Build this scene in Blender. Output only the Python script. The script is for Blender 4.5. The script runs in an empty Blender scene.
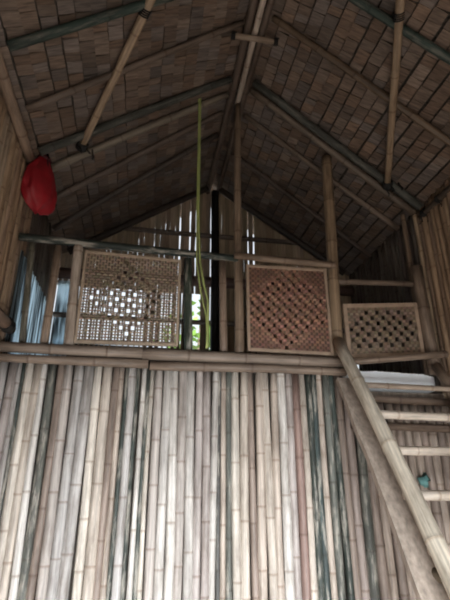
import bpy, math, random
from mathutils import Vector, Matrix, Quaternion
random.seed(7)
S = bpy.context.scene
COL = S.collection

# ------------------------------------------------------------------ room dimensions (metres)
XL, XR = -0.90, 2.16          # side walls
YF, YW, YG = -0.35, 3.00, 4.38  # entrance wall, loft front plane, gable wall
RX, RZ, SL = 0.631, 4.657, 0.665  # ridge position and roof slope
EYE = 1.5

def roof_z(x, off=0.0):
    return RZ - off - SL * abs(x - RX)

# ------------------------------------------------------------------ materials
def new_mat(name):
    m = bpy.data.materials.new(name); m.use_nodes = True
    nt = m.node_tree; nt.nodes.clear()
    out = nt.nodes.new('ShaderNodeOutputMaterial')
    b = nt.nodes.new('ShaderNodeBsdfPrincipled')
    nt.links.new(b.outputs[0], out.inputs[0])
    return m, nt, b

def N(nt, t, **kw):
    n = nt.nodes.new(t)
    for k, v in kw.items():
        setattr(n, k, v)
    return n

def mul(nt, a, b):
    n = N(nt, 'ShaderNodeMix', data_type='RGBA', blend_type='MULTIPLY')
    n.inputs['Factor'].default_value = 1
    nt.links.new(a, n.inputs['A']); nt.links.new(b, n.inputs['B'])
    return n.outputs['Result']

def noise(nt, scale, vec, detail=3, rough=.6):
    n = N(nt, 'ShaderNodeTexNoise')
    n.inputs['Scale'].default_value = scale
    n.inputs['Detail'].default_value = detail
    n.inputs['Roughness'].default_value = rough
    nt.links.new(vec, n.inputs['Vector'])
    return n.outputs['Fac']

def ramp(nt, fac, stops):
    r = N(nt, 'ShaderNodeValToRGB')
    e = r.color_ramp.elements
    while len(e) < len(stops):
        e.new(0.5)
    for el, (p, c) in zip(e, stops):
        el.position = p
        el.color = (c, c, c, 1) if isinstance(c, (int, float)) else (*c, 1)
    nt.links.new(fac, r.inputs['Fac'])
    return r.outputs['Color']

def vec_scaled(nt, sc, rnd=True):
    tc = N(nt, 'ShaderNodeTexCoord'); mp = N(nt, 'ShaderNodeMapping')
    mp.inputs['Scale'].default_value = sc
    nt.links.new(tc.outputs['Object'], mp.inputs['Vector'])
    if not rnd:
        return mp.outputs[0]
    oi = N(nt, 'ShaderNodeObjectInfo'); ad = N(nt, 'ShaderNodeVectorMath', operation='ADD')
    ml = N(nt, 'ShaderNodeMath', operation='MULTIPLY'); ml.inputs[1].default_value = 37.0
    nt.links.new(oi.outputs['Random'], ml.inputs[0])
    nt.links.new(mp.outputs[0], ad.inputs[0]); nt.links.new(ml.outputs[0], ad.inputs[1])
    return ad.outputs[0]

def bamboo_mat(name, mossy=False, rough=.55, lichen=(.40, .37, .32)):
    """Cane: colour from the object's own colour, streaks along the culm, darker rings at the nodes."""
    m, nt, b = new_mat(name)
    oi = N(nt, 'ShaderNodeObjectInfo')
    c = oi.outputs['Color']
    c = mul(nt, c, ramp(nt, noise(nt, 1, vec_scaled(nt, (70, 70, 2.2))), [(.3, .62), (.7, 1.16)]))
    c = mul(nt, c, ramp(nt, noise(nt, 1, vec_scaled(nt, (12, 12, 2.6)), 5, .68), [(.30, (.44, .40, .37)), (.58, (1.06, 1.05, 1.05))]))
    at = N(nt, 'ShaderNodeAttribute', attribute_name='node')
    c = mul(nt, c, ramp(nt, at.outputs['Fac'], [(0, 1.0), (1, (.70, .64, .60))]))
    if mossy:
        mx = N(nt, 'ShaderNodeMix', data_type='RGBA')
        f = ramp(nt, noise(nt, 1, vec_scaled(nt, (34, 34, 4.5)), 5, .7), [(.50, 0.0), (.62, .75)])
        nt.links.new(f, mx.inputs['Factor']); nt.links.new(c, mx.inputs['A'])
        mx.inputs['B'].default_value = (*lichen, 1)
        c = mx.outputs['Result']
    nt.links.new(c, b.inputs['Base Color'])
    b.inputs['Roughness'].default_value = rough
    bp = N(nt, 'ShaderNodeBump'); bp.inputs['Strength'].default_value = .25; bp.inputs['Distance'].default_value = .004
    nt.links.new(noise(nt, 1, vec_scaled(nt, (120, 120, 4))), bp.inputs['Height'])
    nt.links.new(bp.outputs[0], b.inputs['Normal'])
    return m

def plain_mat(name, col, rough=.7, streak=(20, 20, 20), var=(.75, 1.15), bump=0.0):
    m, nt, b = new_mat(name)
    rgb = N(nt, 'ShaderNodeRGB'); rgb.outputs[0].default_value = (*col, 1)
    v = vec_scaled(nt, streak)
    c = mul(nt, rgb.outputs[0], ramp(nt, noise(nt, 1, v, 4), [(.3, var[0]), (.7, var[1])]))
    nt.links.new(c, b.inputs['Base Color'])
    b.inputs['Roughness'].default_value = rough
    if bump:
        bp = N(nt, 'ShaderNodeBump'); bp.inputs['Strength'].default_value = bump; bp.inputs['Distance'].default_value = .01
        nt.links.new(noise(nt, 1, v, 4), bp.inputs['Height']); nt.links.new(bp.outputs[0], b.inputs['Normal'])
    return m

def tint_mat(name, streak, rough=.8, var=(.7, 1.2)):
    """Colour stored leaf by leaf / strip by strip in the attribute 'tint', with fibre streaks."""
    m, nt, b = new_mat(name)
    at = N(nt, 'ShaderNodeAttribute', attribute_name='tint')
    c = mul(nt, at.outputs['Color'], ramp(nt, noise(nt, 1, vec_scaled(nt, streak, False), 4), [(.3, var[0]), (.7, var[1])]))
    nt.links.new(c, b.inputs['Base Color']); b.inputs['Roughness'].default_value = rough
    return m

M = {
    'bamboo': bamboo_mat('bamboo'),
    'mossy': bamboo_mat('mossy_bamboo', True, .6),
    'mossyrafter': bamboo_mat('mossy_rafter', True, .7, (.14, .135, .115)),
    'thatch': tint_mat('thatch', (9, 75, 9), .82, (.52, 1.32)),
    'backing': plain_mat('dark_backing', (.045, .036, .028), .9),  # dark backing added behind the canes to stop light leaking between them
    'weave': tint_mat('woven_strips', (40, 40, 40), .65, (.7, 1.2)),
    'slat': tint_mat('split_slats', (50, 50, 4), .7, (.7, 1.2)),
    'frame': plain_mat('frame_strips', (.44, .34, .25), .6, (14, 14, 14)),
    'plank': plain_mat('weathered_wood', (.40, .33, .275), .75, (40, 40, 3), (.6, 1.2), .3),
    'dirt': plain_mat('packed_earth', (.42, .38, .34), .95, (4, 4, 4), (.7, 1.2), .2),
    'twine': plain_mat('black_twine', (.012, .011, .010), .8),
    'cord': plain_mat('green_cord', (.40, .46, .16), .6, (40, 40, 6), (.7, 1.2)),
    'red': plain_mat('red_cloth', (.32, .010, .018), .6, (14, 14, 9), (.75, 1.2), .35),
    'redstrap': plain_mat('dark_red_strap', (.06, .006, .010), .7),
    'foam': plain_mat('white_foam', (.84, .88, .92), .6, (6, 6, 6), (.93, 1.04)),
    'teal': plain_mat('teal_cloth', (.12, .27, .26), .7),
    'leaf': plain_mat('leaf_green', (.20, .36, .07), .5, (3, 3, 3)),
    'bark': plain_mat('bark', (.12, .09, .06), .9),
}
# pale translucent sheeting
m, nt, b = new_mat('pale_blue_sheeting')
out = [n for n in nt.nodes if n.type == 'OUTPUT_MATERIAL'][0]
tr = N(nt, 'ShaderNodeBsdfTranslucent'); mx = N(nt, 'ShaderNodeMixShader'); mx.inputs[0].default_value = .8
sc_ = mul(nt, ramp(nt, noise(nt, 1, vec_scaled(nt, (3, 38, 1.2)), 3), [(.42, .10), (.56, 1.0)]), ramp(nt, noise(nt, 1, vec_scaled(nt, (3, 3, 3))), [(0, (.62, .76, .86)), (1, (.74, .86, .92))]))
nt.links.new(sc_, tr.inputs['Color']); nt.links.new(sc_, b.inputs['Base Color'])
nt.links.new(b.outputs[0], mx.inputs[1]); nt.links.new(tr.outputs[0], mx.inputs[2]); nt.links.new(mx.outputs[0], out.inputs[0])
M['sheet'] = m

COLR = {
    'cream': (.72, .66, .57), 'creamt': (.66, .58, .49), 'white': (.76, .73, .68), 'tanl': (.63, .55, .46), 'tan': (.55, .46, .38),
    'tanb': (.44, .35, .28), 'brown': (.34, .26, .21), 'pinkb': (.42, .34, .30), 'pink': (.52, .46, .43), 'grey': (.52, .50, .48),
    'greyl': (.62, .59, .55), 'greyb': (.49, .44, .40), 'red': (.36, .23, .19), 'mott': (.13, .14, .12), 'green': (.045, .062, .052),
    'teal': (.045, .072, .070), 'dark': (.075, .075, .07),
}

# ------------------------------------------------------------------ mesh helpers
def tag(o, label=None, cat=None, group=None, kind=None):
    for k, v in (('label', label), ('category', cat), ('group', group), ('kind', kind)):
        if v:
            o[k] = v
    return o

def link(name, verts, faces, mat, parent=None, smooth=True, attr=None, ftint=None):
    me = bpy.data.meshes.new(name)
    me.from_pydata([tuple(v) for v in verts], [], faces)
    if attr:
        a = me.attributes.new('node', 'FLOAT', 'POINT')
        a.data.foreach_set('value', attr)
    if ftint:
        a = me.attributes.new('tint', 'FLOAT_COLOR', 'FACE')
        a.data.foreach_set('color', [c for t in ftint for c in (*t, 1.0)])
    me.materials.append(mat)
    if smooth:
        me.polygons.foreach_set('use_smooth', [True] * len(me.polygons))
    me.update()
    o = bpy.data.objects.new(name, me); COL.objects.link(o)
    if parent is not None:
        o.parent = parent
    return o

def adopt(child, parent, pm=None):
    """Parent keeping the child's place."""
    child.parent = parent
    child.matrix_parent_inverse = (pm or parent.matrix_basis).inverted()

def axis_matrix(p0, p1):
    p0, p1 = Vector(p0), Vector(p1)
    q = Vector((0, 0, 1)).rotation_difference((p1 - p0).normalized())
    return Matrix.Translation(p0) @ q.to_matrix().to_4x4(), (p1 - p0).length

def pole(name, p0, p1, r0, r1=None, colour='tan', parent=None, mat=None, every=.30, bow=None, seg=10, hollow=False, rnd=None):
    """A bamboo culm from p0 to p1: node rings with a slight swelling, natural wobble, closed ends."""
    rg = rnd or random
    r1 = r0 if r1 is None else r1
    mx, L = axis_matrix(p0, p1)
    rings = []
    t = rg.uniform(.05, every)
    nodes = []
    while t < L - .02:
        nodes.append(t); t += every * rg.uniform(.75, 1.3)
    cuts = [0.0, L]
    for n in nodes:
        cuts += [n - .016, n - .004, n, n + .006, n + .02]
    k = max(2, int(L / .18))
    cuts += [L * i / k for i in range(1, k)]
    cuts = sorted(c for c in set(cuts) if 0 <= c <= L)
    wa, wb, ph = rg.uniform(-1, 1), rg.uniform(-1, 1), rg.uniform(0, 6.28)
    wob = min(.008, .003 * L)
    V, F, A = [], [], []
    bow = Vector(bow) if bow else Vector((0, 0, 0))
    inv = mx.to_3x3().inverted()
    bl = inv @ bow
    for z in cuts:
        f = z / L
        r = r0 + (r1 - r0) * f
        d = min([abs(z - n) for n in nodes] or [9])
        on = 1.0 if d < .005 else 0.0
        r *= 1.09 if d < .003 else (1.04 if d < .008 else 1.0)
        s = math.sin(f * math.pi)
        cx = wa * wob * math.sin(f * 5 + ph) + bl.x * s
        cy = wb * wob * math.cos(f * 4 + ph) + bl.y * s
        for i in range(seg):
            a = 2 * math.pi * i / seg
            V.append((cx + r * math.cos(a), cy + r * math.sin(a), z)); A.append(on)
    n = len(cuts)
    for j in range(n - 1):
        for i in range(seg):
            i2 = (i + 1) % seg
            F.append((j * seg + i, j * seg + i2, (j + 1) * seg + i2, (j + 1) * seg + i))
    for end in (0, n - 1):
        ring = [end * seg + i for i in range(seg)]
        if hollow:
            b0 = len(V)
            c = sum((Vector(V[i]) for i in ring), Vector()) / seg
            dz = .05 if end == 0 else -.05
            for i in ring:
                v = Vector(V[i]); V.append(tuple(c + (v - c) * .68)); A.append(0)
            for i in ring:
                v = Vector(V[i]); w = c + (v - c) * .64; V.append((w.x, w.y, w.z + dz)); A.append(1)
            for i in range(seg):
                i2 = (i + 1) % seg
                q1 = (ring[i], ring[i2], b0 + i2, b0 + i); q2 = (b0 + i, b0 + i2, b0 + seg + i2, b0 + seg + i)
                F += [q1[::-1], q2[::-1]] if end == 0 else [q1, q2]
            cap = [b0 + seg + i for i in range(seg)]
            F.append(tuple(cap[::-1] if end == 0 else cap))
        else:
            F.append(tuple(ring[::-1] if end == 0 else ring))
    o = link(name, V, F, mat or M['bamboo'], None, True, A)
    o.matrix_basis = mx
    c = COLR[colour] if isinstance(colour, str) else colour
    j = rg.uniform(.92, 1.08)
    o.color = (c[0] * j, c[1] * j, c[2] * j, 1)
    if parent is not None:
        adopt(o, parent)
    return o

class MB:
    def __init__(s):
        s.v, s.f, s.t = [], [], []
    def box(s, lo, hi, tint=None, mx=None):
        b = len(s.v)
        for z in (lo[2], hi[2]):
            for y in (lo[1], hi[1]):
                for x in (lo[0], hi[0]):
                    p = Vector((x, y, z)); s.v.append(mx @ p if mx else p)
        fs = [(0, 2, 3, 1), (4, 5, 7, 6), (0, 1, 5, 4), (2, 6, 7, 3), (0, 4, 6, 2), (1, 3, 7, 5)]
        s.f += [tuple(b + i for i in q) for q in fs]
        s.t += [tint or (1, 1, 1)] * 6
        return s
    def hexa(s, p, tint=None):
        """eight corners: four of one face, then the four opposite them"""
        b = len(s.v); s.v += [Vector(q) for q in p]
        fs = [(0, 3, 2, 1), (4, 5, 6, 7), (0, 1, 5, 4), (1, 2, 6, 5), (2, 3, 7, 6), (3, 0, 4, 7)]
        s.f += [tuple(b + i for i in q) for q in fs]; s.t += [tint or (1, 1, 1)] * 6
        return s
    def tube(s, pts, r, seg=8, radii=None):
        pts = [Vector(p) for p in pts]; b = len(s.v); up = Vector((0, 0, 1))
        for k, p in enumerate(pts):
            d = (pts[min(k + 1, len(pts) - 1)] - pts[max(k - 1, 0)]).normalized()
            u = d.cross(up if abs(d.z) < .9 else Vector((1, 0, 0))).normalized(); w = d.cross(u)
            rr = radii[k] if radii else r
            for i in range(seg):
                a = 2 * math.pi * i / seg
                s.v.append(p + u * rr * math.cos(a) + w * rr * math.sin(a))
        for k in range(len(pts) - 1):
            for i in range(seg):
                j = (i + 1) % seg
                s.f.append((b + k * seg + i, b + k * seg + j, b + (k + 1) * seg + j, b + (k + 1) * seg + i)); s.t.append((1, 1, 1))
        s.f.append(tuple(b + i for i in range(seg))[::-1]); s.t.append((1, 1, 1))
        e = b + (len(pts) - 1) * seg
        s.f.append(tuple(e + i for i in range(seg))); s.t.append((1, 1, 1))
        return s
    def build(s, name, mat, parent=None, smooth=False, tint=False):
        return link(name, s.v, s.f, mat, parent, smooth, None, s.t if tint else None)

def lashing(name, centre, axis, r, parent, turns=4, width=.05, tails=0, rr=.005):
    """Twine wound round a pole (and, with tails, its loose ends)."""
    ax = Vector(axis).normalized()
    u = ax.cross(Vector((0, 0, 1)) if abs(ax.z) < .9 else Vector((1, 0, 0))).normalized(); w = ax.cross(u)
    c = Vector(centre); pts = []
    n = turns * 12
    for i in range(n + 1):
        a = 2 * math.pi * i / 12
        pts.append(c + ax * width * (i / n - .5) + (u * math.cos(a) + w * math.sin(a)) * (r + rr * .4))
    mb = MB().tube(pts, rr, 6)
    for k in range(tails):
        d = Vector((random.uniform(-.4, .6), random.uniform(-.6, .2), -1)).normalized()
        q = c + u * r * (k - .5) * 1.6
        mb.tube([q, q + d * .04, q + d * .07 + Vector((.01, -.01, -.02)), q + d * .11], rr, 5)
    o = mb.build(name, M['twine'], None, True)
    adopt(o, parent)
    return o

# ------------------------------------------------------------------ setting: ground, floor, walls, roof
tag(MB().box((-14, -14, -.30), (14, 22, -.06)).build('ground', M['dirt']), 'bare brown earth around the bamboo hut', 'ground', None, 'structure')
tag(MB().box((XL - .1, YF - .1, -.06), (XR + .1, YG + .1, 0)).build('floor', M['dirt']), 'packed earth floor inside the bamboo hut', 'floor', None, 'structure')
tag(MB().box((XL + .0, YW + .06, 2.04), (XR, YG - .05, 2.10)).build('floor_loft', M['plank']), 'wooden floor of the loft behind the railings', 'floor', None, 'structure')

# lower wall of upright canes under the loft
wb = MB().box((XL - .02, YW + .032, 0), (1.35, YW + .05, 2.20)).box((1.35, YW + .032, 0), (XR, YW + .05, 2.03)).build('wall_back', M['backing'])
tag(wb, 'wall of upright bamboo canes below the loft railing', 'wall', None, 'structure')
def greyed(cn):
    c = COLR[cn]; g = sum(c) / 3
    return tuple(.95 * (q * .84 + g * .16) for q in c)
POLES = [(-0.86, .027, 'grey'), (-0.805, 0.026, 'pink'), (-0.766, 0.015, 'grey'), (-0.744, 0.012, 'green'), (-0.704, 0.026, 'cream'), (-0.659, 0.027, 'tanl'), (-0.613, 0.021, 'white'), (-0.567, 0.024, 'mott'), (-0.522, 0.022, 'brown'), (-0.469, 0.028, 'greyb'), (-0.411, 0.028, 'grey'), (-0.353, 0.031, 'grey'), (-0.288, 0.025, 'cream'), (-0.228, 0.029, 'creamt'), (-0.18, 0.022, 'brown'), (-0.144, 0.016, 'tan'), (-0.114, 0.013, 'green'), (-0.077, 0.025, 'grey'), (-0.04, 0.013, 'green'), (-0.003, 0.016, 'white'), (0.027, 0.013, 'green'), (0.052, 0.013, 'cream'), (0.095, 0.026, 'greyb'), (0.151, 0.026, 'greyl'), (0.201, 0.027, 'white'), (0.252, 0.027, 'greyb'), (0.308, 0.027, 'greyl'), (0.36, 0.024, 'pink'), (0.411, 0.024, 'pink'), (0.456, 0.021, 'greyl'), (0.49, 0.012, 'dark'), (0.516, 0.016, 'tan'), (0.552, 0.019, 'mott'), (0.599, 0.027, 'cream'), (0.653, 0.027, 'tanl'), (0.701, 0.021, 'brown'), (0.752, 0.027, 'tan'), (0.806, 0.027, 'creamt'), (0.858, 0.024, 'tan'), (0.91, 0.028, 'white'), (0.962, 0.024, 'pink'), (1.012, 0.026, 'red'), (1.058, 0.021, 'creamt'), (1.1, 0.021, 'green'), (1.141, 0.020, 'teal'), (1.18, 0.020, 'tan'), (1.226, 0.025, 'mott'), (1.274, 0.022, 'green'), (1.321, 0.025, 'brown'), (1.376, 0.027, 'pinkb'), (1.433, 0.029, 'mott'), (1.496, 0.031, 'brown'), (1.556, 0.027, 'tanb'), (1.615, 0.028, 'brown'), (1.674, 0.028, 'tanb'), (1.734, 0.028, 'brown'), (1.793, 0.028, 'tanb'), (1.854, 0.028, 'tanb'), (1.914, 0.029, 'brown'), (1.975, 0.029, 'tanb'), (2.036, 0.029, 'brown'), (2.098, 0.029, 'tanb')]
for x, r, cn in POLES:
    top = (2.205 if x < 1.35 else 2.02) + random.uniform(-.012, .008)
    lean = random.uniform(-.012, .012)
    po = pole('bamboo_pole', (x - lean, YW + random.uniform(-.004, .006), 0), (x + lean * .5, YW, top), r * 1.10, r * 1.02, greyed(cn), wb,
              M['mossy'] if cn in ('mott', 'dark', 'green', 'teal') else None, every=.34)
    if cn in ('green', 'teal', 'mott', 'dark', 'red'):
        tag(po, {'green': 'dark green bamboo pole', 'teal': 'blue-green bamboo pole', 'mott': 'dark mottled bamboo pole', 'dark': 'blackened thin bamboo pole', 'red': 'reddish brown bamboo pole'}[cn])

def side_wall(name, x, sgn, label, cols, wide):
    mb = MB()
    xo, xi = x + sgn * .03, x + sgn * .05
    lo, hi = min(xo, xi), max(xo, xi)
    if sgn < 0:   # opening of the loft side
        mb.box((lo, YF, 0), (hi, 3.24, 3.70)).box((lo, 3.24, 0), (hi, YG, 2.20)).box((lo, 3.24, 3.0), (hi, YG, 3.70))
    else:
        mb.box((lo, YF, 0), (hi, YG, 3.70))
    w = mb.build(name, M['backing']); tag(w, label, 'wall', None, 'structure')
    y = 1.30; rg = random.Random(3 if sgn < 0 else 5)
    while y < YG - .02:
        r = rg.uniform(*wide)
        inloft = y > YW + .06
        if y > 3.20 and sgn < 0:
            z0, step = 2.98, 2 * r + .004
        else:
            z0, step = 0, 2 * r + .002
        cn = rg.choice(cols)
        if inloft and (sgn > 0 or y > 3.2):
            cn = tuple(.30 * q for q in COLR[cn])  # canes inside the loft coloured darker to stand in for its shade
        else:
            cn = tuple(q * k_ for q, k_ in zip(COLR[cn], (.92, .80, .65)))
        ym = y + r
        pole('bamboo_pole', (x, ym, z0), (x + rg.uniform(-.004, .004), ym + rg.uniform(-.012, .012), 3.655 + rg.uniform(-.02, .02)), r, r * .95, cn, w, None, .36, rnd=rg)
        y += step
    return w

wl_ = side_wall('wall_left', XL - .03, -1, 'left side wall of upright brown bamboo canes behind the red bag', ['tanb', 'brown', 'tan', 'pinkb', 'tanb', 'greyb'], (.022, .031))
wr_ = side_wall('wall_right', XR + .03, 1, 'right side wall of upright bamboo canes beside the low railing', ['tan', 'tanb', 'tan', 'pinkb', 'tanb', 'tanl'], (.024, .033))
# entrance wall behind the viewer with its doorway
tag(MB().box((XL, YF - .06, 0), (-.7, YF, 3.7)).box((1.95, YF - .06, 0), (XR, YF, 3.7)).box((-.7, YF - .06, 2.15), (1.95, YF, 3.7))
    .hexa([(XL, YF - .06, 3.7), (XR, YF - .06, 3.7), (RX + .05, YF - .06, 4.62), (RX - .05, YF - .06, 4.62), (XL, YF, 3.7), (XR, YF, 3.7), (RX + .05, YF, 4.62), (RX - .05, YF, 4.62)])
    .build('wall_front', M['backing']), 'entrance wall with a wide open doorway', 'wall', None, 'structure')

# gable wall: split slats with slits of daylight between them
wg = MB().box((XL, YG + .02, 0), (XR, YG + .05, 2.72)).box((.72, YG + .02, 2.72), (XR, YG + .05, 3.60)).build('wall_gable', M['backing'])
tag(wg, 'gable wall of split bamboo slats with slits of daylight', 'wall', None, 'structure')
rg = random.Random(21)
x = XL + .005
while x < XR - .02:
    w = rg.uniform(.040, .060)
    xc = x + w / 2
    top = roof_z(xc, .03)
    mid = .10 < xc < 1.12
    kc = rg.uniform(.75, 1.25)
    col = [c * kc * rg.uniform(.97, 1.03) for c in ((.36, .27, .18) if rg.random() < .7 else (.44, .34, .24))]
    t0, t1 = rg.uniform(-.006, .006), rg.uniform(-.006, .006)
    def piece(z0, z1, xa=None, xb=None, k=9):
        mb = MB()
        xa = x if xa is None else xa; xb = x + w if xb is None else xb
        prev = None
        for i in range(k + 1):
            f = i / k
            a = xa + rg.uniform(-.0035, .0035); bq = xb + rg.uniform(-.0035, .0035)
            za = zb = z0 + (z1 - z0) * f
            if i == k and z1 > 3.6:
                za, zb = roof_z(a, -.02), roof_z(bq, -.02)
                if abs(xc - RX) < .24:
                    za -= .055 + rg.uniform(0, .03); zb -= .055 + rg.uniform(0, .03)
            cur = [(a, YG, za), (bq, YG, zb), (bq, YG + .008, zb), (a, YG + .008, za)]
            if prev:
                mb.hexa(prev + cur, col)
            prev = cur
        mb.build('slat', M['slat'], wg, False, True)
    # the lower left of this wall is an open window with thin bars; its right half is closed
    if xc > .535:
        piece(2.70, top)
    elif xc < -.72:
        piece(3.30, top)
    elif xc < .40:
        piece(3.30, top)
        piece(2.70, 3.30, xc - .008, xc + .008, 4)
        if xc > -.1 and rg.random() < .4:
            piece(2.70, 3.30, x + .002, x + w * .8, 4)
    else:
        piece(3.30, top)
    gap = rg.choice([-.004, -.002, .0, .002, .006, .010, .014]) if mid else rg.choice([.0, .001, .001, .003])
    if xc > 1.15:
        gap = -.002
    x += w + gap
for nm, p0, p1, r, cn in (('trim_1', (XL, YG - .03, 3.985), (XR, YG - .03, 3.975), .026, 'brown'), ('trim_2', (XL, YG - .05, 3.41), (XR, YG - .05, 3.43), .055, 'red'),
                          ('trim_3', (XL, YG - .03, 2.99), (XR, YG - .03, 2.975), .026, 'brown')):
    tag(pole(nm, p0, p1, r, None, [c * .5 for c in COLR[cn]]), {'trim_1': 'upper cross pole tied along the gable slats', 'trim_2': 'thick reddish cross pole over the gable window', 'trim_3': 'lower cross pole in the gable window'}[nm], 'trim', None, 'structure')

# thatch, leaf by leaf
def thatch(name, sgn, label):
    nrm = Vector((-sgn * SL, 0, -1)).normalized()           # towards the room
    down = Vector((sgn, 0, -SL)).normalized()
    top = Vector((RX, 0, RZ))
    def P(u, y, h):
        q = top + down * u + nrm * h
        return (q.x, y, q.z)
    y0, y1 = -1.1, 4.75
    U = 2.15
    mb = MB()
    mb.hexa([P(0, y0, -.06), P(U, y0, -.06), P(U, y1, -.06), P(0, y1, -.06), P(0, y0, -.02), P(U, y0, -.02), P(U, y1, -.02), P(0, y1, -.02)], (.06, .05, .04))
    rg = random.Random(11 + sgn)
    pitch = .098
    k = 0
    while k * pitch < U - .05:
        u0 = k * pitch + rg.uniform(-.006, .006)
        row = rg.uniform(.85, 1.15)
        y = y0 + rg.uniform(0, .1)
        while y < y1:
            w = rg.uniform(.055, .115)
            s = row * rg.choice([.75, .88, .95, 1.0, 1.05, 1.12, 1.25])
            base = rg.choice([(.150, .106, .080), (.162, .120, .094), (.148, .118, .102), (.156, .104, .074)])
            c = [b_ * s for b_ in base]
            a0, a1 = rg.uniform(.014, .019), rg.uniform(-.004, .001)
            sk = rg.uniform(-.008, .008); e0 = rg.uniform(-.002, .003); e1 = rg.uniform(-.004, .001)
            g = .0006
            ua, ub = max(u0 + e0, 0), u0 + pitch - .009 + e1
            mb.hexa([P(ua, y + g, a0), P(ub, y + g + sk, a1), P(ub, y + w - g + sk, a1 - .003), P(ua, y + w - g, a0 - .003),
                     P(ua, y + g, a0 - .006), P(ub, y + g + sk, a1 - .012), P(ub, y + w - g + sk, a1 - .015), P(ua, y + w - g, a0 - .009)], c)
            y += w
        k += 1
    o = mb.build(name, M['thatch'], None, False, True)
    return tag(o, label, 'ceiling', None, 'structure')
thatch('ceiling_left', -1, 'left slope of the brown palm thatch roof seen from inside')
thatch('ceiling_right', 1, 'right slope of the brown palm thatch roof seen from inside')

# ------------------------------------------------------------------ roof frame: ridge, rafters, braces
rp = pole('ridge_pole', (RX, .2, RZ - .13), (RX + .005, 3.02, RZ - .13), .024, .022, 'tan', every=.4)
tag(rp, 'pale bamboo ridge pole running under the roof peak, between two darker poles', 'ridge pole')
for dx, nm, lb in ((-.064, 0, 'dark bamboo ridge pole on the left of the pale ridge pole'), (.064, 1, 'dark bamboo ridge pole on the right of the pale ridge pole')):
    o = pole('ridge_pole', (RX + dx, .2, RZ - .105), (RX + dx * .9, YG, RZ - .105), .030, .026, (.15, .11, .085), every=.4)
    tag(o, lb, 'ridge pole', 'dark ridge poles')

RAFT = [  # side, y at eave, y at ridge, radius, colour, label, drop below thatch
    (-1, 1.945, 1.905, .028, 'GREEN', 'mossy dark green rafter on the left slope, nearest the viewer', .045),
    (-1, 2.395, 2.275, .024, (.24, .18, .14), 'thin brown rafter on the left slope, second from the viewer', .040),
    (-1, 2.785, 2.770, .030, 'DARK', 'dark mossy rafter on the left slope just before the pale loft rafter', .042),
    (-1, 3.000, 2.930, .030, (.32, .27, .21), 'pale bamboo rafter on the left slope that the green cord hangs from', .045),
    (-1, 3.370, 3.150, .026, (.20, .15, .12), 'brown rafter on the left slope just behind the cord', .042),
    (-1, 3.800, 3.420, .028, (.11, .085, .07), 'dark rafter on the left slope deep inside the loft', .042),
    (1, 1.812, 1.79, .028, 'GREEN', 'mossy dark green rafter on the right slope, nearest the viewer', .045),
    (1, 2.285, 2.20, .025, (.20, .135, .085), 'thin brown rafter on the right slope, second from the viewer', .040),
    (1, 2.905, 2.77, .034, 'DARK', 'dark mossy rafter on the right slope at the brace end', .042),
    (1, 3.005, 2.86, .030, (.26, .20, .15), 'grey brown rafter on the right slope ending at the right wall top', .045),
    (1, 3.270, 3.15, .023, (.27, .20, .15), 'thin pale rafter on the right slope just behind the tall post', .040),
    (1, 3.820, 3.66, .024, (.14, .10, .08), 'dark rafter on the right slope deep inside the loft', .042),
]
for sgn, ye, yr, r, c, lb, off in RAFT:
    xe = RX + sgn * (1.475 if sgn < 0 and ye < 3.1 else 1.535)
    xr_ = RX + sgn * .075
    mossy = c in ('GREEN', 'DARK')
    col = (.035, .058, .048) if c == 'GREEN' else (.058, .060, .050) if c == 'DARK' else tuple(.72 * q for q in c)
    nrm = Vector((-sgn * SL, 0, -1)).normalized()
    off = r + .022
    a = Vector((RX + sgn * .125, yr, roof_z(RX + sgn * .125))) + nrm * off
    bq = Vector((xe, ye, roof_z(xe))) + nrm * off
    o = pole('rafter', a, bq, r * .92, r, col, None, M['mossyrafter'] if mossy else None, every=.38)
    tag(o, lb, 'rafter', 'bamboo rafters under the thatch')

for sgn, lb in ((-1, 'dark rafter along the left sloping edge of the gable wall'), (1, 'dark rafter along the right sloping edge of the gable wall')):
    nrm = Vector((-sgn * SL, 0, -1)).normalized()
    a = Vector((RX + sgn * .10, YG - .09, roof_z(RX + sgn * .10))) + nrm * .058
    bq = Vector((RX + sgn * 1.48, YG - .09, roof_z(RX + sgn * 1.48))) + nrm * .058
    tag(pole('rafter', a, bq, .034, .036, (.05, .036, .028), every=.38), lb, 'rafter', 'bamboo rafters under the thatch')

for p0, p1, r, lb, d in (((-.105, 1.90, 4.085), (-.565, 2.885, 3.770), .026, 'slanting tan bamboo brace under the left slope', (.42, .31, .21)),
                      ((1.325, 1.66, 4.105), (1.858, 2.895, 3.740), .027, 'slanting tan bamboo brace under the right slope', (.36, .26, .17))):
    q0 = Vector(p0) + (Vector(p0) - Vector(p1)) * .22
    o = pole('roof_brace', q0, p1, r, r * .95, d, every=.33)
    tag(o, lb, 'brace')
    ax = Vector(p1) - Vector(p0)
    lashing('lashing', Vector(p0) + ax * .06, ax, r, o, 4, .05)
    lashing('lashing', Vector(p1) - ax.normalized() * .03, ax, r + .006, o, 5, .06, 3, .007)

pin = pole('cross_pin', (.462, 2.33, RZ - .190), (.792, 2.32, RZ - .198), .022, .021, (.33, .25, .185), every=.5)
tag(pin, 'short bamboo pin lying crosswise under the ridge poles', 'crosspiece')
lashing('lashing', (.472, 2.33, RZ - .190), (1, 0, 0), .023, pin, 3, .03)
lashing('lashing', (.782, 2.32, RZ - .198), (1, 0, 0), .023, pin, 3, .03)

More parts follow.
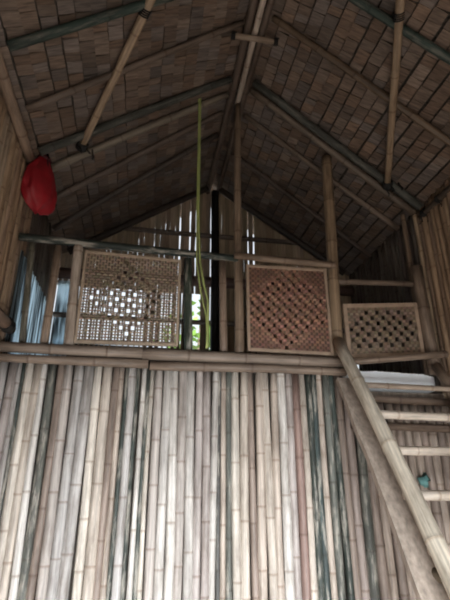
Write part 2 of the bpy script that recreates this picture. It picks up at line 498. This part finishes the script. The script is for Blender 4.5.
for p0, p1, r0, r1, c, lb in (
    ((.622, YW, 2.20), (.640, YW, 4.50), .034, .026, (.30, .22, .155), 'tall bamboo post from the rail up to the roof peak'),
    ((1.335, YW + .01, 2.20), (1.405, YW + .01, 4.06), .046, .042, (.33, .235, .15), 'tall bamboo post between the two right woven panels'),
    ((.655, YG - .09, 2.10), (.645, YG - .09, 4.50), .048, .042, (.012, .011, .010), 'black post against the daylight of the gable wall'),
    ((-.487, YW - .01, 2.26), (-.510, YW - .01, 3.03), .035, .031, 'tan', 'tan bamboo post at the left edge of the left woven panel'),
    ((-.772, YW, 2.26), (-.815, YW, 3.03), .022, .020, (.16, .15, .11), 'olive bamboo upright next to the left wall'),
    ((-.640, YW, 2.26), (-.645, YW, 3.02), .028, .026, (.36, .27, .20), 'brown bamboo upright midway between left wall and left panel'),
    ((.278, YW, 2.26), (.258, YW, 3.00), .030, .028, (.05, .07, .05), 'dark green bamboo post at the right edge of the left panel'),
    ((.522, YW, 2.26), (.508, YW, 3.00), .027, .025, (.33, .24, .18), 'brown bamboo upright just left of the tall peak post'),
    ((2.070, YW - .01, 2.22), (2.058, YW - .01, 3.08), .050, .046, (.32, .24, .18), 'thick short bamboo post at the right end of the low railing'),
    ((2.055, YW + .06, 2.22), (2.062, YW + .06, 3.60), .022, .020, (.28, .20, .14), 'thin bamboo post rising behind the thick right post'),
):
    mossy = c == (.05, .07, .05) or c == (.16, .15, .11)
    o = pole('bamboo_post', p0, p1, r0, r1, tuple(.92 * q for q in (COLR[c] if isinstance(c, str) else c)), None, M['mossy'] if mossy else None, every=.36)
    tag(o, lb, 'post', 'posts of the loft railing')

# ------------------------------------------------------------------ rails
def rail(p0, p1, r0, r1, c, lb, mossy=False, hollow=False, bow=None):
    o = pole('bamboo_rail', p0, p1, r0, r1, tuple(.68 * q for q in c), None, M['mossy'] if mossy else None, every=.40, hollow=hollow, bow=bow)
    return tag(o, lb, 'rail', 'horizontal bamboo rails of the loft')
rail((XL + .0, YW - .045, 2.278), (-.02, YW - .045, 2.276), .034, .036, (.44, .35, .28), 'upper left bamboo rail along the top of the cane wall')
rail((-.02, YW - .045, 2.272), (1.355, YW - .045, 2.272), .040, .036, (.43, .34, .27), 'upper right bamboo rail along the top of the cane wall')
rail((XL + .0, YW - .055, 2.208), (.02, YW - .055, 2.204), .026, .030, (.40, .31, .24), 'lower left bamboo rail directly above the cane tops')
rail((.03, YW - .055, 2.198), (1.36, YW - .055, 2.205), .030, .027, (.34, .26, .20), 'lower right bamboo rail directly above the cane tops')
rail((XL, YW - .015, 3.062), (.62, YW - .030, 3.022), .028, .026, (.045, .065, .055), 'dark green hand rail along the top of the left panel', True)
rail((.585, YW - .060, 3.030), (1.36, YW - .050, 3.018), .026, .026, (.36, .26, .185), 'brown hand rail along the top of the right woven panel')
rail((1.38, YW + .0, 2.908), (2.03, YW + .0, 2.938), .022, .021, (.30, .22, .165), 'short top bar above the low right panel')
rail((1.40, YW - .10, 2.267), (2.105, YW - .125, 2.345), .021, .024, (.42, .31, .23), 'tilted bamboo bar under the low right panel with open end', False, True)
rail((1.37, YW - .05, 2.030), (2.13, YW - .05, 2.020), .024, .026, (.34, .25, .19), 'bamboo bar across the cane tops behind the ladder, below the white slab')
rail((1.37, YW - .05, 1.850), (2.13, YW - .05, 1.840), .026, .026, (.33, .24, .18), 'second bamboo bar across the canes behind the ladder')
rail((XL + .024, 1.30, 3.585), (XL + .026, 2.84, 3.582), .036, .034, (.52, .38, .28), 'eave pole along the top of the left cane wall')
o = rail((XR + .01, 1.30, 3.555), (XR + .01, 2.98, 3.545), .028, .026, (.15, .11, .08), 'eave pole along the top of the right cane wall')
for yy in (2.45, 2.72, 2.92):
    lashing('lashing', (XR + .01, yy, 3.55), (0, 1, 0), .029, o, 3, .04, 2, .006)
st = pole('pole_stub', (XL + .045, 2.55, 2.40), (XL + .045, 2.985, 2.405), .034, .036, (.17, .12, .09), every=.3)
tag(st, 'dark bamboo stub tied against the left wall just above the rail', 'pole')
lashing('lashing', (XL + .045, 2.90, 2.405), (0, 1, 0), .036, st, 5, .07, 1, .008)

# ------------------------------------------------------------------ woven panels
def panel(label, x0, x1, z0, z1, zr0, zr1, y, tint, pitch, fill, hole, fw, fcol, seed, hw=.42, hh=.30, pale=1.0, vert=.55):
    """Plain weave of flat strips; hole(u, v) is the diamond of openings; top edge from zr0 (left) to zr1 (right)."""
    e = bpy.data.objects.new('woven_panel', None); COL.objects.link(e)
    e.location = ((x0 + x1) / 2, y, z0)
    tag(e, label, 'panel', 'woven railing panels')
    bx = e.location
    W = x1 - x0; H = 1.0
    def P(u, v, d):
        zt = zr0 + (zr1 - zr0) * u
        zb = z0 + (z1 - z0) * u
        return (x0 + W * u - bx.x, d, zb + (zt - zb) * v - bx.z)
    rg = random.Random(seed)
    nx = int(round(W / pitch)); ny = int(round((zr0 - z0) / pitch))
    mb = MB()
    rowc = [rg.uniform(.7, 1.25) for _ in range(ny)]; colc = [rg.uniform(.82, 1.18) for _ in range(nx)]
    for i in range(nx):
        for j in range(ny):
            if hole(i, j, nx, ny):
                # the strips either side of an opening narrow it
                L_, B_ = i % 2 == 0, j % 2 == 0
                for (a0, a1, b0, b1) in (((i - .05) / nx, (i + hw) / nx, (j - .05) / ny, (j + 1.05) / ny) if L_ else ((i + 1 - hw) / nx, (i + 1.05) / nx, (j - .05) / ny, (j + 1.05) / ny),
                                         ((i - .05) / nx, (i + 1.05) / nx, (j - .05) / ny, (j + hh) / ny) if B_ else ((i - .05) / nx, (i + 1.05) / nx, (j + 1 - hh) / ny, (j + 1.05) / ny)):
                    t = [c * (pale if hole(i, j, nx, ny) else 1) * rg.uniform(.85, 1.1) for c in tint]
                    mb.hexa([P(a0, b0, -.003), P(a1, b0, -.003), P(a1, b1, -.003), P(a0, b1, -.003), P(a0, b0, .002), P(a1, b0, .002), P(a1, b1, .002), P(a0, b1, .002)], t)
                continue
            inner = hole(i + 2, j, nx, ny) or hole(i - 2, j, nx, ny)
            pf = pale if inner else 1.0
            over = (i + j) % 2
            u0, u1, v0, v1 = i / nx, (i + 1) / nx, j / ny, (j + 1) / ny
            um, vm = (u0 + u1) / 2, (v0 + v1) / 2
            for horiz in (0, 1):
                front = (over == horiz)
                d = -.004 if front else .003
                if horiz:
                    a0, a1 = um - .56 / nx, um + .56 / nx; b0, b1 = vm - fill[1] / 2 / ny, vm + fill[1] / 2 / ny
                    t = [c * pf * rowc[j] * 1.22 * rg.uniform(.9, 1.1) for c in tint]
                else:
                    a0, a1 = um - fill[0] / 2 / nx, um + fill[0] / 2 / nx; b0, b1 = vm - .56 / ny, vm + .56 / ny
                    t = [c * pf * colc[i] * vert * rg.uniform(.9, 1.1) for c in tint]
                h = .0025
                mb.hexa([P(a0, b0, d - h), P(a1, b0, d - h), P(a1, b1, d - h), P(a0, b1, d - h), P(a0, b0, d + h), P(a1, b0, d + h), P(a1, b1, d + h), P(a0, b1, d + h)], t)
    mb.build('woven_mat', M['weave'], e, False, True)
    fx, fz = fw / W, fw / (zr0 - z0)
    for nm, a0, a1, b0, b1 in (('frame_strip', -fx, 0, -fz, 1 + fz), ('frame_strip', 1, 1 + fx, -fz, 1 + fz), ('frame_strip', 0, 1, -fz, 0.005), ('frame_strip', 0, 1, .995, 1 + fz)):
        f = MB().hexa([P(a0, b0, -.014), P(a1, b0, -.014), P(a1, b1, -.014), P(a0, b1, -.014), P(a0, b0, .012), P(a1, b0, .012), P(a1, b1, .012), P(a0, b1, .012)])
        fo = f.build(nm, M[fcol], e)
        bv = fo.modifiers.new('bevel', 'BEVEL'); bv.width = .004; bv.segments = 2
    return e

def diamond(sx, sy, cy=.5, cx=.5, flat=1.0):
    def hole(i, j, nx, ny):
        I, J = i // 2, j // 2
        u, v = (2 * I + 1) / nx, (2 * J + 1) / ny
        inside = abs(u - cx) / sx + abs(v - cy) / sy < 1 and abs(v - cy) < flat
        return inside and (I + J) % 2 == 0
    return hole
M['frame_dark'] = plain_mat('frame_strips_dark', (.40, .29, .21), .6, (14, 14, 14))
def left_holes(i, j, nx, ny):
    return diamond(.44, .46, .54, .48)(i, j, nx, ny)
panel('pale woven panel on the left with daylight glowing through it', -.440, .190, 2.345, 2.355, 2.975, 2.960, YW - .02, (.33, .25, .18), .0205, (.48, .46), left_holes, .018, 'frame', 31, .36, .30)
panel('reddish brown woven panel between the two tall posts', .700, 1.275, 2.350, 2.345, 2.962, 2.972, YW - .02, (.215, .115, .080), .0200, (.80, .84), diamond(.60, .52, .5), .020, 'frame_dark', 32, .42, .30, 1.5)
panel('low brown woven panel beside the right wall', 1.440, 1.985, 2.345, 2.385, 2.700, 2.745, YW + .0, (.22, .158, .112), .0215, (.82, .84), diamond(.80, .62, .5, .5, .42), .030, 'frame_dark', 33, .36, .26, 1.05, .82)

# ------------------------------------------------------------------ pale sheeting, white slab, plastic scrap
mb = MB(); k = 40
for i in range(k):
    ya, yb = 3.035 + 1.30 * i / k, 3.035 + 1.30 * (i + 1) / k
    xa, xb = XL + .012 + .008 * math.sin(i * 1.9), XL + .012 + .008 * math.sin((i + 1) * 1.9)
    mb.hexa([(xa, ya, 2.12), (xb, yb, 2.12), (xb, yb, 2.99), (xa, ya, 2.99), (xa - .002, ya, 2.12), (xb - .002, yb, 2.12), (xb - .002, yb, 2.99), (xa - .002, ya, 2.99)])
for i in range(10):
    xa, xb = -.885 + .016 * i, -.885 + .016 * (i + 1)
    ya, yb = YG - .02 + .004 * math.sin(i * 2.1), YG - .02 + .004 * math.sin(i * 2.1 + 2.1)
    mb.hexa([(xa, ya, 2.12), (xb, yb, 2.12), (xb, yb, 3.34), (xa, ya, 3.34), (xa, ya + .002, 2.12), (xb, yb + .002, 2.12), (xb, yb + .002, 3.34), (xa, ya + .002, 3.34)])
tag(mb.build('plastic_sheet', M['sheet']), 'pale blue sheet glowing behind the uprights beside the left panel', 'sheet')

bx = MB()
pts = [(1.365, 2.165, 2.235), (1.42, 2.150, 2.230), (1.50, 2.118, 2.226), (1.62, 2.108, 2.232), (1.80, 2.106, 2.226), (1.98, 2.106, 2.222), (2.055, 2.106, 2.205)]
for (xa, za, ta), (xb, zb, tb) in zip(pts, pts[1:]):
    bx.hexa([(xa, YW + .0, za), (xb, YW - .01, zb), (xb, YW - .01, tb), (xa, YW + .0, ta), (xa, YW + .42, za), (xb, YW + .42, zb), (xb, YW + .42, tb), (xa, YW + .42, ta)])
tag(bx.build('foam_slab', M['foam']), 'white slab lying on the loft edge under the low right panel', 'slab')
tw = MB().tube([(1.80, 2.955, 1.53), (1.815, 2.945, 1.50), (1.835, 2.94, 1.49), (1.855, 2.95, 1.51), (1.84, 2.955, 1.54), (1.82, 2.95, 1.525), (1.83, 2.94, 1.47)], .02, 8, [.012, .022, .026, .022, .024, .022, .008])
tag(tw.build('plastic_scrap', M['teal'], None, True), 'small teal scrap stuck on the canes behind the ladder', 'scrap')

# ------------------------------------------------------------------ green cord
mb = MB()
def strand(pts, r):
    out = []
    for k in range(len(pts) - 1):
        a, b_ = Vector(pts[k]), Vector(pts[k + 1])
        for i in range(5):
            out.append(a.lerp(b_, i / 5))
    out.append(Vector(pts[-1])); mb.tube(out, r, 6)
yc = YW - .075
strand([(.312, yc + .02, 4.36), (.300, yc - .01, 4.40), (.298, yc, 4.57), (.296, yc + .08, 4.50)], .010)
strand([(.298, yc - .01, 4.52), (.302, yc - .01, 4.0), (.305, yc, 3.4), (.312, yc, 2.95), (.345, yc, 2.72), (.385, yc, 2.55), (.400, yc, 2.33)], .006)
strand([(.308, yc - .012, 4.50), (.312, yc - .012, 3.9), (.318, yc, 3.3), (.335, yc, 2.95), (.365, yc, 2.78), (.395, yc, 2.66), (.398, yc, 2.48), (.392, yc, 2.32)], .008)
o = mb.build('hanging_cord', M['cord'], None, True)
tag(o, 'yellow green cord hanging from the roof down past the rail gap', 'cord')

# ------------------------------------------------------------------ red bag
def bag():
    V, F = [], []
    n, mrings = 40, 26
    c = Vector((-.800, 2.90, 3.445))
    for j in range(mrings + 1):
        t = j / mrings
        z = .185 - .375 * t
        prof = [(.0, .026), (.06, .040), (.2, .070), (.4, .102), (.62, .118), (.78, .112), (.92, .080), (1.0, .030)]
        for (ta, ra), (tb, rb) in zip(prof, prof[1:]):
            if ta <= t <= tb:
                r = ra + (rb - ra) * (t - ta) / (tb - ta); break
        for i in range(n):
            a = 2 * math.pi * i / n
            f = 1 + .055 * math.sin(7 * a + 2.5 * t) * (1 - t * .5) + .06 * math.sin(3 * a + 5 * t) + .035 * math.sin(11 * a - 9 * t) + .03 * math.sin(5 * a + 17 * t)
            dz = .012 * math.sin(4 * a) * t
            V.append((r * f * math.cos(a) * .62, r * f * math.sin(a) * 1.05, z + dz))
    for j in range(mrings):
        for i in range(n):
            k = (i + 1) % n
            F.append((j * n + i, (j + 1) * n + i, (j + 1) * n + k, j * n + k))
    F.append(tuple(range(n))); F.append(tuple(mrings * n + i for i in range(n))[::-1])
    e = bpy.data.objects.new('drawstring_bag', None); COL.objects.link(e); e.location = c
    e.scale = (1.15, 1.32, 1.12)
    e.rotation_euler = (math.radians(3), math.radians(2), math.radians(-24))
    tag(e, 'red cloth bag hanging high on the left cane wall', 'bag')
    link('bag_body', V, F, M['red'], e)
    s = MB().tube([(.035, -.015, .02), (.040, -.012, .10), (.022, -.006, .19), (0, 0, .235), (-.02, .012, .19), (-.02, .02, .15)], .006, 6)
    s.tube([(.045, .02, .06), (.040, .015, .12), (.018, .008, .19), (0, 0, .235)], .006, 6)
    s.build('strap', M['redstrap'], e, True)
    p = MB().tube([(.030, 0, .176), (.012, .03, .182), (-.02, .02, .186), (-.02, -.025, .186), (.012, -.03, .182), (.030, 0, .176)], .011, 8)
    p.build('neck_hem', M['redstrap'], e, True)
    k = pole('hook_peg', (XL - .01, 2.905, 3.705), (-.775, 2.90, 3.718), .009, .008, (.2, .14, .1), every=.5)
    tag(k, 'small peg on the left wall that holds the red bag', 'peg')
bag()

# ------------------------------------------------------------------ ladder and plank
lad = bpy.data.objects.new('ladder', None); COL.objects.link(lad); lad.location = (1.72, 2.2, 0)
tag(lad, 'pale bamboo ladder leaning up to the loft on the right', 'ladder')
# side rails bow slightly, as the canes grew
def ladder_rail(x, top, foot, r0, r1, c, bow):
    o = pole('side_rail', foot, top, r0, r1, c, None, None, .42, bow=bow, seg=14, rnd=random.Random(int(x * 100)))
    adopt(o, lad, Matrix.Translation(lad.location)); return o
def rail_pt(z, x):
    """Point on the ladder's plane at height z (follows the bowed rails)."""
    f = z / 2.45
    return Vector((x, 1.42 + (3.02 - 1.42) * f, z))
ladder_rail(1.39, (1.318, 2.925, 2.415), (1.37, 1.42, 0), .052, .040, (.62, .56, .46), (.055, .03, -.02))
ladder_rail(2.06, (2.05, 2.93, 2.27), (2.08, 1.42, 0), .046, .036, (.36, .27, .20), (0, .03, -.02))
RUNG = [(2.775, 2.085, .019), (2.676, 1.885, .026), (2.540, 1.670, .025), (2.385, 1.440, .026), (2.225, 1.205, .026), (2.06, .965, .025), (1.89, .725, .026), (1.72, .48, .025), (1.56, .24, .025)]
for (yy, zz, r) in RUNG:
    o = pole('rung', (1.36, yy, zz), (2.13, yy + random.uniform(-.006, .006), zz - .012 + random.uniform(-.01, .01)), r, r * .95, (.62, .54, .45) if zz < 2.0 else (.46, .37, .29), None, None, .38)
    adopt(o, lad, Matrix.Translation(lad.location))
pk = MB()
prof = [(0.0, .0), (.25, .006), (.5, -.004), (.75, .005), (1.0, 0.0)]
A0, A1 = Vector((1.36, 2.965, 2.10)), Vector((1.36, 2.05, .05))
A1 = Vector((1.335, 1.62, .0))
A0 = Vector((1.345, 2.94, 2.15))
n_ = 12
d = (A1 - A0).normalized(); side = Vector((1, 0, 0)); nor = d.cross(side).normalized()
rg = random.Random(4)
prev = None
for i in range(n_ + 1):
    c = A0.lerp(A1, i / n_)
    wl, wr = -.055 + rg.uniform(-.006, .006), .095 + rg.uniform(-.024, .016)
    cur = [c + side * wl - nor * .018, c + side * wr - nor * .018, c + side * wr + nor * .018, c + side * wl + nor * .018]
    if prev:
        pk.hexa(prev + cur)
    prev = cur
pko = pk.build('leaning_plank', M['plank'])
pg = MB().tube([(1.400, 2.38, 1.11), (1.412, 2.28, 1.095), (1.418, 2.235, 1.09)], .03, 12, [.029, .030, .026]).build('peg', M['bark'], pko, True)
pg['label'] = 'dark round peg'
tag(pko, 'weathered brown plank leaning behind the left ladder rail', 'plank')

# ------------------------------------------------------------------ greenery outside the gable window
def tree(loc, h, seed, label):
    e = bpy.data.objects.new('tree', None); COL.objects.link(e); e.location = loc
    tag(e, label, 'tree')
    MB().tube([(0, 0, -.1), (.05, .02, h * .4), (0, .05, h * .8), (.03, 0, h)], .1, 8, [.11, .09, .06, .03]).build('trunk', M['bark'], e, True)
    rg = random.Random(seed); mb = MB()
    for _ in range(420):
        d = Vector((rg.gauss(0, 1), rg.gauss(0, 1), rg.gauss(0, 1))).normalized() * rg.uniform(.3, 1.0)
        c = Vector((d.x * .75, d.y * .75, h * .86 + d.z * .95))
        a = Vector((rg.gauss(0, 1), rg.gauss(0, 1), rg.gauss(0, .5) - .3)).normalized(); s = a.cross(Vector((rg.random(), rg.random(), 1))).normalized()
        l, w = rg.uniform(.10, .2), rg.uniform(.03, .05)
        b0 = len(mb.v)
        mb.v += [c, c + a * l * .5 + s * w, c + a * l, c + a * l * .5 - s * w]
        mb.f.append((b0, b0 + 1, b0 + 2, b0 + 3)); mb.t.append((1, 1, 1))
    mb.build('foliage', M['leaf'], e)
tree((.86, 7.3, -.06), 4.1, 1, 'green leafy tree seen through the slit between the panels')

# ------------------------------------------------------------------ light
w = bpy.data.worlds.new('sky'); S.world = w; w.use_nodes = True
nt = w.node_tree; nt.nodes.clear()
bg = nt.nodes.new('ShaderNodeBackground'); wo = nt.nodes.new('ShaderNodeOutputWorld')
bg.inputs['Color'].default_value = (.86, .93, 1.0, 1); bg.inputs['Strength'].default_value = 1.2
nt.links.new(bg.outputs[0], wo.inputs[0])

def area(name, loc, rot, sx, sy, power, col):
    l = bpy.data.lights.new(name, 'AREA'); l.shape = 'RECTANGLE'; l.size = sx; l.size_y = sy; l.energy = power; l.color = col
    o = bpy.data.objects.new(name, l); COL.objects.link(o); o.location = loc; o.rotation_euler = rot
    return o
# daylight entering by the doorway at the viewer's back
dl = area('doorway_daylight', (.6, -.32, .50), (math.radians(86), 0, 0), 2.5, .9, 60, (.93, .97, 1.0)); dl.data.spread = math.radians(84)
# sun through the doorway: a bright patch on the floor in front of the cane wall, which lights the room from below
sl = bpy.data.lights.new('sun', 'SUN'); sl.energy = 15; sl.angle = math.radians(3); sl.color = (1.0, .98, .96)
so = bpy.data.objects.new('sun', sl); COL.objects.link(so)
so.rotation_euler = Vector((0.02, math.cos(math.radians(41)), -math.sin(math.radians(41)))).to_track_quat('-Z', 'Y').to_euler()

# ------------------------------------------------------------------ camera
f, pi_, ya = 462.3, math.radians(21.521), math.radians(9.993)
cd = bpy.data.cameras.new('camera'); cam = bpy.data.objects.new('camera', cd); COL.objects.link(cam)
cd.sensor_fit = 'VERTICAL'; cd.sensor_height = 24.0; cd.lens = f / 600 * 24.0
cam.location = (0, 0, EYE)
cam.rotation_euler = (math.radians(90) + pi_, 0, -ya)
cd.clip_start = .05
S.camera = cam
S.view_settings.view_transform = 'Standard'; S.view_settings.look = 'None'
S.view_settings.gamma = 1; S.view_settings.use_curve_mapping = False
S.view_settings.exposure = 0.0
S.cycles.use_denoising = True
S.cycles.filter_width = 2.0
